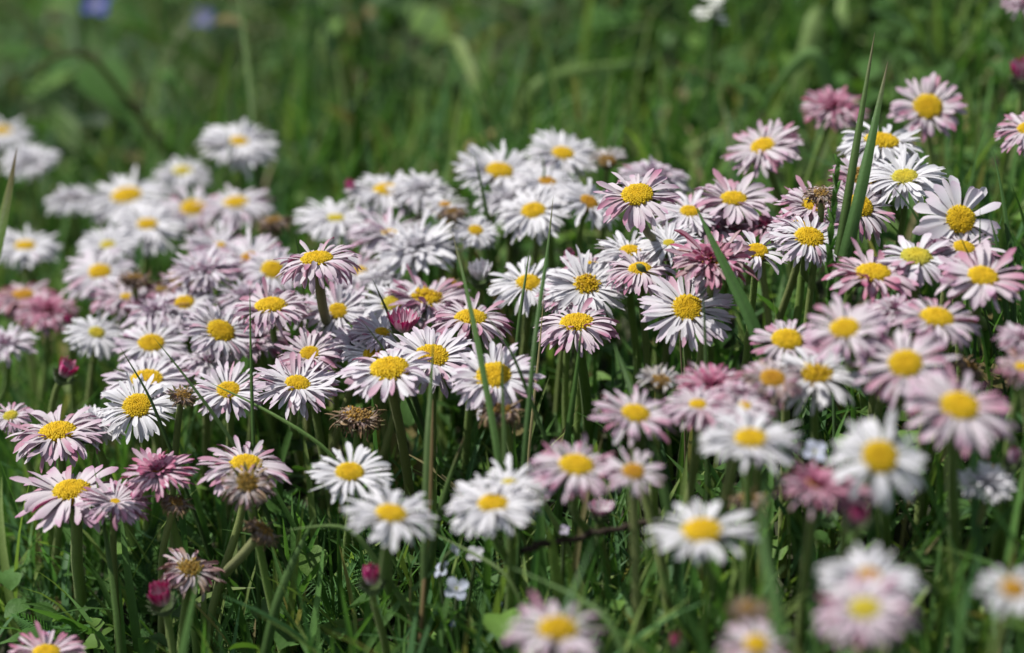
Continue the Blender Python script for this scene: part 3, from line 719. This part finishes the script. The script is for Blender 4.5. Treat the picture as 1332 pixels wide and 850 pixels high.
D(60, 850, 98, 36, sort='R', ty=12, label="pink-petalled daisy cut off by the bottom edge at left", h=.065)
D(725, 818, 138, 50, sort='K', ty=10, dz=0.006, label="soft-focus pink-flanked daisy cut by the bottom edge in the middle", n=36, width=1.2, rag=.4)
dried(975, 792, 76, "tan crumpled withered head blurred near the bottom edge", ty=0, dz=0.005)
D(984, 838, 96, 30, sort='K', ty=20, dz=0.004, disc='y', label="lilac daisy beneath the tan crumpled withered head at the bottom edge", n=36)
bud(880, 838, 30, "small bright magenta bud blurred at the bottom edge", sort='B', h=.05)

# ------------------------------------------------------------------ single grass blades, stalks and small plants
def way(pts):
    """pts: (px, py, distance along the view) -> points in the meadow, then down to the soil"""
    P = [at(*q) for q in pts]
    d = P[-1] - P[-2]; d = d / np.linalg.norm(d)
    last = P[-1]; gz = float(ground(last[0], last[1]))
    drop = last[2] - gz
    if drop > .004:
        k = min(.5, abs(d[2])) + .25
        P.append(last + np.array([d[0], d[1], 0]) * drop * .35 - np.array([0, 0, drop * .55]))
        e = P[-1] + np.array([d[0], d[1], 0]) * drop * .12
        e[2] = float(ground(e[0], e[1])) - .003; P.append(e)
    P = np.array(P)
    s = np.concatenate([[0], np.cumsum(np.linalg.norm(np.diff(P, axis=0), axis=1))]); s /= s[-1]
    t = np.linspace(0, 1, 28)
    Q = np.stack([np.interp(t, s, P[:, k]) for k in range(3)], -1)
    for _ in range(3):
        Q[1:-1] = Q[1:-1] * .5 + (Q[:-2] + Q[2:]) * .25
    return Q[::-1]                                            # base first

def grass_blade(pts, wpx, label, col=G_MID, tipcol=None, turn=.3, name="grass_shoot", category="grass blade", group="single grass blades among the daisies", fold=.35, mat=None, prof=None):
    Q = way(pts); k = len(Q)
    r = np.random.default_rng(int(pts[0][0] * 7 + pts[0][1]))
    T = np.gradient(Q, axis=0); T /= np.linalg.norm(T, axis=1)[:, None]
    side = np.cross(T, VIEW); side /= np.linalg.norm(side, axis=1)[:, None]
    up = np.cross(side, T)
    ang = turn * np.linspace(-1, 1, k)[:, None] + r.normal(0, .15)
    side = side * np.cos(ang) + up * np.sin(ang); up = np.cross(side, T)
    hw = wpx * pts[0][2] / PXF / 2
    u = np.linspace(0, 1, k)
    wd = hw * (np.interp(u, [0, .1, .45, .75, .93, 1], [.75, .9, 1, .8, .32, .02]) if prof is None else prof(u))
    v = np.array([-1, -.5, 0, .5, 1])
    V = Q[:, None] + side[:, None] * (v[None, :, None] * wd[:, None, None]) + up[:, None] * ((np.abs(v)[None, :] * fold * wd[:, None])[..., None])
    B = V - up[:, None] * (.00012 * (1 - np.abs(v)))[None, :, None] - up[:, None] * 1e-5
    m = 5
    i, j = np.meshgrid(np.arange(k - 1), np.arange(m - 1), indexing='ij')
    F = np.stack([i * m + j, i * m + j + 1, (i + 1) * m + j + 1, (i + 1) * m + j], -1).reshape(-1, 4)
    F = np.concatenate([F, F[:, ::-1] + k * m])
    col = np.asarray(col) * r.uniform(1.6, 1.95) * C_(1.1, 1.0, .72)
    c = np.repeat(col[None], k, 0)
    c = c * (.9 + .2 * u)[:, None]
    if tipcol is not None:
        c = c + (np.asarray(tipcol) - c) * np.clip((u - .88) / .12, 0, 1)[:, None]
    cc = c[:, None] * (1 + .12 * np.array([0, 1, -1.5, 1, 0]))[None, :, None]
    C = np.concatenate([cc.reshape(-1, 3)] * 2)
    b = Q[0]
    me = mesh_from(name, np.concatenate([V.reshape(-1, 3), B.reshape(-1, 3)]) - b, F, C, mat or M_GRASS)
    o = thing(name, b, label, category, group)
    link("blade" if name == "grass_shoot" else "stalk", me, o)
    return o
GB = grass_blade
TIP = C_(.25, .20, .13)
GB([(1155, 80, .84), (1138, 160, .835), (1118, 260, .83), (1095, 350, .83)], 19, "wide grass blade of the tall pair, shorter one with bent tip, high on bank", C_(.045, .10, .04), TIP, .5)
GB([(1138, 42, .845), (1122, 140, .84), (1106, 240, .835), (1086, 360, .835)], 13, "tallest grass blade of all, straight, twin of the bent-tipped one", C_(.06, .11, .045), TIP, .25)
GB([(905, 268, .82), (922, 305, .815), (950, 360, .81), (985, 430, .805)], 20, "broad dark leaf blade leaning in front of the shaggy crimson-streaked daisy", C_(.035, .085, .03), None, .3)
GB([(588, 302, .82), (603, 360, .81), (622, 450, .80), (648, 590, .79)], 9.5, "broad upright grass blade before the pink-bottomed daisy", C_(.045, .095, .035), TIP, .35)
GB([(720, 253, .84), (712, 330, .825), (697, 430, .80), (682, 590, .79)], 7, "long slender grass blade rising between the narrow-petalled white and lilac-skirted daisies", C_(.042, .09, .036), TIP, .3)
GB([(325, 372, .84), (326, 450, .835), (330, 590, .83)], 6, "thin straight blade before the crooked-petalled gold-disced daisy", C_(.04, .085, .03), None, .1)
GB([(690, 318, .87), (684, 360, .865), (676, 410, .86)], 7, "short blade passing before the clean white narrow-petalled daisy", C_(.045, .09, .035), None, .2)
GB([(199, 438, .84), (232, 478, .835), (275, 535, .83), (320, 600, .83)], 6, "thin dark blade slanting down past the brown rounded withered head", C_(.03, .06, .025), None, .1)
GB([(155, 450, .85), (172, 478, .85), (194, 512, .85)], 6, "short dark blade whose tip crosses the lilac-white daisy behind the sharp one", C_(.03, .06, .025), None, .1)
GB([(268, 496, .84), (320, 520, .835), (380, 553, .83), (432, 588, .83)], 6, "long thin pale blade lying aslant under the loose wavy-petalled daisy", C_(.075, .14, .055), None, .1)
GB([(468, 414, .83), (476, 424, .83), (490, 442, .832), (506, 462, .835)], 6, "thin blade with rolled tip poking up before the pair of sharp daisies", C_(.04, .08, .035), C_(.2, .2, .15), .1)
GB([(484, 362, .87), (494, 385, .87), (506, 408, .87)], 8, "blurred dark blade standing before the lemon-disced blurred daisy", C_(.03, .055, .025), None, .2)
GB([(798, 446, .78), (822, 505, .765), (846, 570, .755), (868, 645, .75)], 14, "dark blurred blade leaning across the pink-shaded daisy", C_(.035, .075, .028), None, .2)
GB([(757, 420, .82), (752, 470, .82), (744, 530, .82), (735, 590, .82)], 10, "straight blade whose tip touches the flat oval disc of the lilac-skirted daisy", C_(.05, .11, .035), None, .2)
GB([(914, 374, .80), (917, 430, .80), (920, 525, .80)], 8, "narrow dark blade before the big sharp white daisy facing us", C_(.04, .075, .035), None, .2)
GB([(1290, 190, .84), (1302, 240, .835), (1315, 330, .83)], 8, "tall slim blade beside the large broad-petalled daisy near the right edge", C_(.035, .085, .03), None, .2)
GB([(1275, 268, .82), (1275, 300, .82), (1274, 335, .82)], 5, "short thin dark blade upright beside the round disc with green speck", C_(.03, .07, .028), None, .1)
GB([(1287, 280, .82), (1294, 305, .82), (1302, 340, .82)], 10, "short broad blade beside the short thin dark one", C_(.04, .09, .035), None, .2)
GB([(1238, 288, .81), (1248, 306, .81), (1262, 332, .81)], 4, "hair-thin dark blade tip crossing the lower disc under the large broad-petalled daisy", C_(.025, .05, .022), None, .1)
GB([(1156, 236, .83), (1172, 254, .83), (1196, 284, .83)], 7, "thin slanting blade beside the shaded olive-disced daisy", C_(.04, .09, .035), None, .1)
GB([(604, 568, .80), (592, 600, .80), (574, 655, .80)], 12, "soft-edged short blade leaning beside the purple culm", C_(.055, .10, .04), C_(.2, .12, .08), .2)
GB([(412, 668, .80), (398, 695, .80), (378, 735, .80), (358, 788, .80)], 14, "broad shiny blade slanting down beside the nodding withered head", C_(.05, .10, .04), None, .4)
GB([(262, 735, .76), (254, 765, .76), (246, 800, .76), (236, 850, .76)], 15, "broad upright blade before the wilting dusky pink daisy", C_(.055, .12, .045), None, .4)
GB([(702, 196, .95), (715, 228, .955), (676, 280, .96), (645, 322, .97)], 9, "bent blade arching over among the far-rim white daisies", C_(.06, .12, .045), None, .3)
GB([(617, 200, .93), (628, 250, .94), (640, 322, .95)], 9, "blurred straight blade before the large far-rim white daisy", C_(.055, .11, .045), None, .2)
GB([(22, 192, .80), (14, 240, .80), (-6, 320, .79), (-50, 460, .78)], 40, "wide blurred leaf with brown tip on the left picture edge", C_(.06, .11, .035), C_(.16, .10, .06), .2)
GB([(778, 690, .70), (762, 730, .70), (735, 795, .69)], 11, "soft bluish blade in the lower grass under the pink-fringed daisy", C_(.06, .13, .07), None, .2)
GB([(372, 690, .79), (405, 686, .79), (440, 682, .79), (462, 690, .79)], 9, "pale blade lying flat left of the soft-edged white daisy", C_(.09, .15, .07), None, .2)
GB([(380, 288, .90), (384, 310, .90), (388, 330, .90)], 5, "short thin blade standing just above the tall sharp drooping daisy", C_(.04, .08, .03), None, .1)
GB([(297, 168, 1.06), (299, 205, 1.06), (301, 245, 1.06)], 7, "blurred blade in front of the tall white daisy of the far clump", C_(.05, .11, .035), None, .1)
GB([(122, 606, .83), (132, 660, .825), (142, 730, .82), (152, 810, .815)], 8, "blade rising in front of the sharp large pale daisy on hairy stalk", C_(.05, .10, .035), None, .2)
GB([(622, 397, .80), (640, 420, .80), (664, 452, .80)], 6, "thin curved blade branching beside the broad upright one", C_(.045, .09, .04), None, .2)
GB([(652, 445, .79), (653, 500, .79), (656, 590, .79)], 8, "narrow blade before the disc of the blade-crossed sharp daisy", C_(.05, .09, .04), None, .2)
GB([(708, 378, .84), (702, 450, .84), (690, 560, .84)], 4, "thin greyish dry blade beside the long slender green one", C_(.20, .19, .14), None, .1)
GB([(564, 438, .80), (562, 480, .80), (556, 560, .79), (552, 690, .785)], 10, "upright blade before the sharp daisy with stray petal, ending on the purple culm", C_(.05, .09, .04), None, .2)
GB([(563, 520, .81), (562, 560, .805), (560, 640, .80), (548, 806, .78)], 6, "purple-brown grass culm standing beside the soft-edged white daisy", C_(.095, .075, .045), None, .1, name="grass_culm", category="grass stalk", group=None, prof=lambda u: np.interp(u, [0, .85, 1], [1, .8, .2]), fold=.7)
GB([(640, 728, .74), (680, 745, .735), (735, 770, .73), (790, 800, .72)], 8, "soft blade lying aslant above the pink-flanked bottom daisy", C_(.07, .13, .06), None, .2)
GB([(555, 690, .79), (600, 712, .78), (660, 745, .77)], 5, "thin pale blade lying low right of the purple culm", C_(.08, .13, .06), None, .2)
GB([(1000, 620, .66), (985, 700, .65), (1010, 790, .64)], 20, "very blurred broad dark leaf low in front of dark withered head", C_(.04, .09, .035), None, .3)
GB([(1262, 112, 1.12), (1250, 180, 1.10), (1240, 250, 1.08)], 16, "blurred straw-coloured stalk behind the bank beneath the orange-disced pink daisy", C_(.20, .20, .11), None, .2, name="dry_stalk", category="dry stalk", group="dry stalks in the meadow")
GB([(692, 142, 1.20), (650, 170, 1.18), (604, 196, 1.16)], 14, "pale dry stalk lying aslant beyond the far-rim white daisies", C_(.24, .22, .13), None, .2, name="dry_stalk", category="dry stalk", group="dry stalks in the meadow")
GB([(555, 268, .95), (590, 295, .95), (620, 330, .95)], 6, "thin tan stalk leaning among white daisies by the ragged tan-disced one", C_(.22, .17, .10), None, .2, name="dry_stalk", category="dry stalk", group="dry stalks in the meadow")
GB([(18, 108, 1.13), (60, 78, 1.14), (112, 62, 1.15)], 9, "faded dry stalk slanting in the blurred grass under the blue flower", C_(.075, .075, .045), None, .2, name="dry_stalk", category="dry stalk", group="dry stalks in the meadow")
GB([(308, -60, 1.138), (315, 30, 1.121), (330, 150, 1.086)], 9, "broad pale green blade blurred above the tall white daisy of far clump", C_(.045, .085, .03), None, .2)
GB([(560, 60, 1.224), (590, 50, 1.207), (620, 95, 1.190)], 22, "wide pale blade curling in the blurred grass at top middle", C_(.12, .18, .08), None, .6)
GB([(1098, -30, 1.181), (1092, 40, 1.164), (1065, 10, 1.138)], 26, "wide pale folded leaf blurred above the tall blade pair", C_(.12, .19, .09), None, .3)
GB([(985, 150, 1.095), (1020, 100, 1.086), (1060, 60, 1.078)], 20, "pale broad blade leaning in the blurred grass above the leaning pinkish daisy", C_(.09, .17, .08), None, .3)
GB([(850, 78, 1.181), (760, 90, 1.172), (700, 105, 1.164)], 20, "pale broad blade lying across the blurred grass above the middle rim", C_(.10, .17, .07), None, .3)
GB([(470, 80, 1.069), (466, 140, 1.061), (462, 215, 1.19)], 16, "dull green blade upright in blurred grass between the two far clumps", C_(.07, .13, .05), None, .3)

# green grass spike (rye-like ear) beside the tall blade pair
def grass_spike(pts, label):
    Q = way(pts); b = Q[0]
    root = thing("grass_spike", b, label, "grass spike")
    V, F, U = tube(Q - b, np.full(len(Q), .0006), 6)
    link("stalk", mesh_from("stalk", V, F, np.repeat(C_(.06, .12, .035)[None], len(V), 0), M_STEM), root)
    n0 = int(len(Q) * .52); ear = Q[n0:]
    t = np.linspace(0, 1, 26)
    s = np.linspace(0, 1, len(ear))
    P = np.stack([np.interp(t, s, ear[:, k]) for k in range(3)], -1) - b
    az = np.arange(26) * 2.4
    r = np.random.default_rng(3)
    V, F, U, I, vv, _ = ribbons(P, az, np.full(26, 1.15), np.full(26, 1.5), 0.0085 * (1 - .4 * t), .0016 * (1 - .45 * t), bract_prof, 5, 2, .9, thick=.0003)
    C = C_(.13, .27, .06)[None] * r.uniform(.8, 1.25, 26)[I][:, None] * (.85 + .3 * U)[:, None]
    link("ear", mesh_from("ear", V, F, C, M_GRASS), root)
grass_spike([(1090, 218, .825), (1086, 260, .825), (1080, 310, .825), (1078, 352, .825), (1080, 400, .825), (1084, 470, .825)], "bright green grass ear standing against the tall blade pair")

# small seed capsule on a hair-thin stalk
Q = way([(838, 353, .845), (848, 352, .845), (866, 362, .845), (880, 378, .845), (884, 420, .845)])
root = thing("seed_capsule", Q[0], "tiny green seed capsule on hair-thin branching stalk beside bare daisy stalk", "seed capsule")
V, F, U = tube(Q - Q[0], np.full(len(Q), .00035), 5)
link("stalk", mesh_from("stalk", V, F, np.repeat(C_(.12, .10, .05)[None], len(V), 0), M_STEM), root)
def capsule(P, d, L, R_, col):
    d = np.asarray(d, float); d /= np.linalg.norm(d)
    t = np.linspace(0, 1, 9)
    V, F, U = tube(P[None] + d[None] * (t * L)[:, None], R_ * np.sin(np.clip(t, .03, .98) * np.pi) ** .7, 8)
    return V, F, np.asarray(col)[None] * (.8 + .4 * U)[:, None]
V, F, C = capsule(at(840, 353, .845) - Q[0], at(826, 343, .842) - at(840, 353, .845), .0046, .0013, C_(.13, .18, .06))
link("capsule", mesh_from("capsule", V, F, C, M_CALYX), root)
V, F, C = capsule(at(866, 362, .844) - Q[0], at(857, 356, .842) - at(866, 362, .845), .0026, .0008, C_(.10, .15, .05))
link("capsule", mesh_from("capsule", V, F, C, M_CALYX), root)

# small blue and white wild flowers (four round petals each)
def speedwell(px, py, wpx, label, col, h=.05, dist=None, ty=30, tx=0, n=4, group="small wild flowers in the grass"):
    if dist is None: p, t = on_surface(px, py, h)
    else: p, t = at(px, py, dist), dist
    r = np.random.default_rng(int(px * 3 + py))
    R = wpx * t / PXF / 2
    a, b = math.radians(ty), math.radians(tx)
    nv = np.array([math.sin(b), -math.sin(a), math.cos(a) * math.cos(b)]); nv /= np.linalg.norm(nv)
    bx, by = p[0] + r.normal(0, .003), p[1] + .006
    bp = np.array([bx, by, float(ground(bx, by)) - .002])
    root = thing("wild_flower", bp, label, "wild flower", group)
    az = np.arange(n) / n * 2 * np.pi + r.normal(0, .1, n)
    org = np.stack([.08 * np.cos(az), .08 * np.sin(az), 0 * az], -1)
    V, F, U, I, vv, nt_ = ribbons(org, az, .45, -.1, np.full(n, .95), np.full(n, .42), round_prof, 6, 4, .25, thick=.01)
    C = np.asarray(col)[None] + (C_(.75, .75, .78) - np.asarray(col))[None] * (np.clip(.45 - U, 0, 1) * 1.6)[:, None]
    mw = Matrix.Translation(Vector(p - bp)) @ frame_from_normal(nv, .6) @ Matrix.Scale(R, 4)
    link("petals", mesh_from("petals", V, F, C, M_PETAL), root, mw)
    V, F = lathe([(.02, -.35), (.12, -.2), (.16, 0), (.10, .10), (.01, .13)], 8)
    link("disc", mesh_from("disc", V, F, np.repeat(C_(.35, .38, .12)[None], len(V), 0), M_CALYX), root, mw)
    V, F, U = tube(bez(np.zeros(3), np.array([0, 0, (p - bp)[2] * .5]), (p - bp) - nv * .012, (p - bp) - nv * R * .3, 10), np.full(10, .0006), 6)
    link("stem", mesh_from("stem", V, F, np.repeat(C_(.08, .12, .04)[None], len(V), 0), M_STEM), root)
BLU = C_(.34, .38, .66); PALEB = C_(.60, .64, .76)
speedwell(594, 766, 34, "pale blue speedwell flower with violet veins, biggest of the low cluster", PALEB, .045, ty=50)
speedwell(576, 742, 26, "pale blue flower turned aside over the violet-veined one", PALEB, .048, ty=20, tx=-40)
speedwell(590, 715, 20, "narrow white-blue flower topmost in the low speedwell cluster", PALEB, .055, ty=10, tx=50)
speedwell(618, 722, 26, "greyish white flower at the tip of the low pale blade", C_(.55, .55, .58), .05, ty=30)
speedwell(734, 690, 15, "small pale lilac flower in front of the dark twig", C_(.56, .50, .64), .05, ty=40)
speedwell(650, 786, 9, "dot-sized blue flower low right of the speedwell cluster", BLU, .03, ty=40)
speedwell(590, 812, 11, "dot-sized blue flower below the violet-veined speedwell", BLU, .03, ty=40)
speedwell(1060, 588, 34, "pale blue speedwell between the two soft-focus white daisies", PALEB, .075, ty=40)
speedwell(60, 826, 14, "tiny white-blue flower over the bottom-edge pink daisy at left", PALEB, .06, ty=30)
speedwell(125, 6, 42, "bright blue flower blurred in the far grass by the upper left corner", C_(.07, .09, .42), dist=1.30, ty=50)
speedwell(264, 24, 34, "dimmer violet-blue flower blurred in the far grass", C_(.12, .13, .36), dist=1.31, ty=50)

# white cress-like cluster at the top
b_ = at(928, 12, 1.05)
bx, by = b_[0] - .004, b_[1] + .01
bp = np.array([bx, by, float(ground(bx, by)) - .003])
root = thing("cress_flower", bp, "tiny white flower cluster on thin stalk at the top edge", "wild flower", "small wild flowers in the grass")
Q = bez(np.zeros(3), np.array([.004, 0, .07]), (b_ - bp) * np.array([.6, .9, .7]), b_ - bp, 14)
V, F, U = tube(Q, np.full(14, .0006), 6)
link("stem", mesh_from("stem", V, F, np.repeat(C_(.10, .15, .06)[None], len(V), 0), M_STEM), root)
r = np.random.default_rng(8)
parts = []
for q in range(16):
    o_ = (b_ - bp) + np.array([r.normal(0, .0028), r.normal(0, .0025), r.normal(0, .0024)])
    az = np.arange(4) / 4 * 2 * np.pi + r.random()
    V, F, U, I, vv, _ = ribbons(np.repeat(o_[None], 4, 0), az, .5, .0, .0028, .0012, round_prof, 4, 2, .2)
    parts.append((V, F, np.repeat(C_(.78, .79, .74)[None], len(V), 0)))
V, F, C = cat(parts)
link("petals", mesh_from("petals", V, F, C, M_PETAL), root)

# dark dead twig lying in the grass
Q = np.array([at(676, 718, .755), at(700, 711, .758), at(735, 703, .762), at(780, 693, .768), at(812, 686, .772), at(842, 681, .776)])
s = np.linspace(0, 1, 6); t = np.linspace(0, 1, 26)
Q = np.stack([np.interp(t, s, Q[:, k]) for k in range(3)], -1) + r.normal(0, .0004, (26, 3))
V, F, U = tube(Q - Q[0], .00095 * r.uniform(.8, 1.2, 26), 8)
V = V + r.normal(0, .00015, V.shape)
o = link("twig", mesh_from("twig", V, F, C_(.05, .038, .03)[None] * r.uniform(.6, 1.6, (len(V), 1)), M_BARK)); o.location = Q[0]
o["label"] = "dark dead twig lying in the grass behind the lower white daisy"; o["category"] = "twig"

# a withered pale leaf standing between the stems
def single_leaf(px, py, h, L, Wd, az, e0, e1, col, label):
    p, t = on_surface(px, py, h)
    b = np.array([p[0], p[1], float(ground(p[0], p[1])) - .001])
    V, F, U, I, vv, _ = ribbons(np.array([[0, 0, max(0.001, h * .35)]]), az, e0, e1, L, Wd, oval_prof, 10, 4, .3, .1, .5, .2, thick=.0002)
    C = np.asarray(col)[None] * (1 - .2 * (np.abs(vv) < .2) + .15 * U)[:, None]
    o = link("leaf", mesh_from("leaf", V, F, C, M_LEAF)); o.location = b
    o["label"] = label; o["category"] = "leaf"; o["group"] = "single leaves low in the grass"
single_leaf(505, 582, .03, .028, .0055, 1.8, 1.4, 1.1, C_(.34, .29, .13), "yellowed leaf standing among stems under the straw-coloured withered head")
single_leaf(395, 668, .02, .045, .005, 3.0, .35, -.1, C_(.13, .17, .045), "yellow-green leaf lying behind the broad shiny blade")
single_leaf(818, 752, .012, .014, .0055, 1.0, .6, -.3, C_(.16, .19, .10), "small pale green leaf below the long-petalled soft white daisy")
single_leaf(545, 800, .01, .02, .006, 2.0, .3, -.4, C_(.20, .15, .09), "brown dead leaf on the soil at the purple culm's foot")
single_leaf(715, 520, .04, .02, .003, 1.4, 1.3, 1.2, C_(.07, .13, .04), "small pointed green leaf right of the brown spiky withered head")
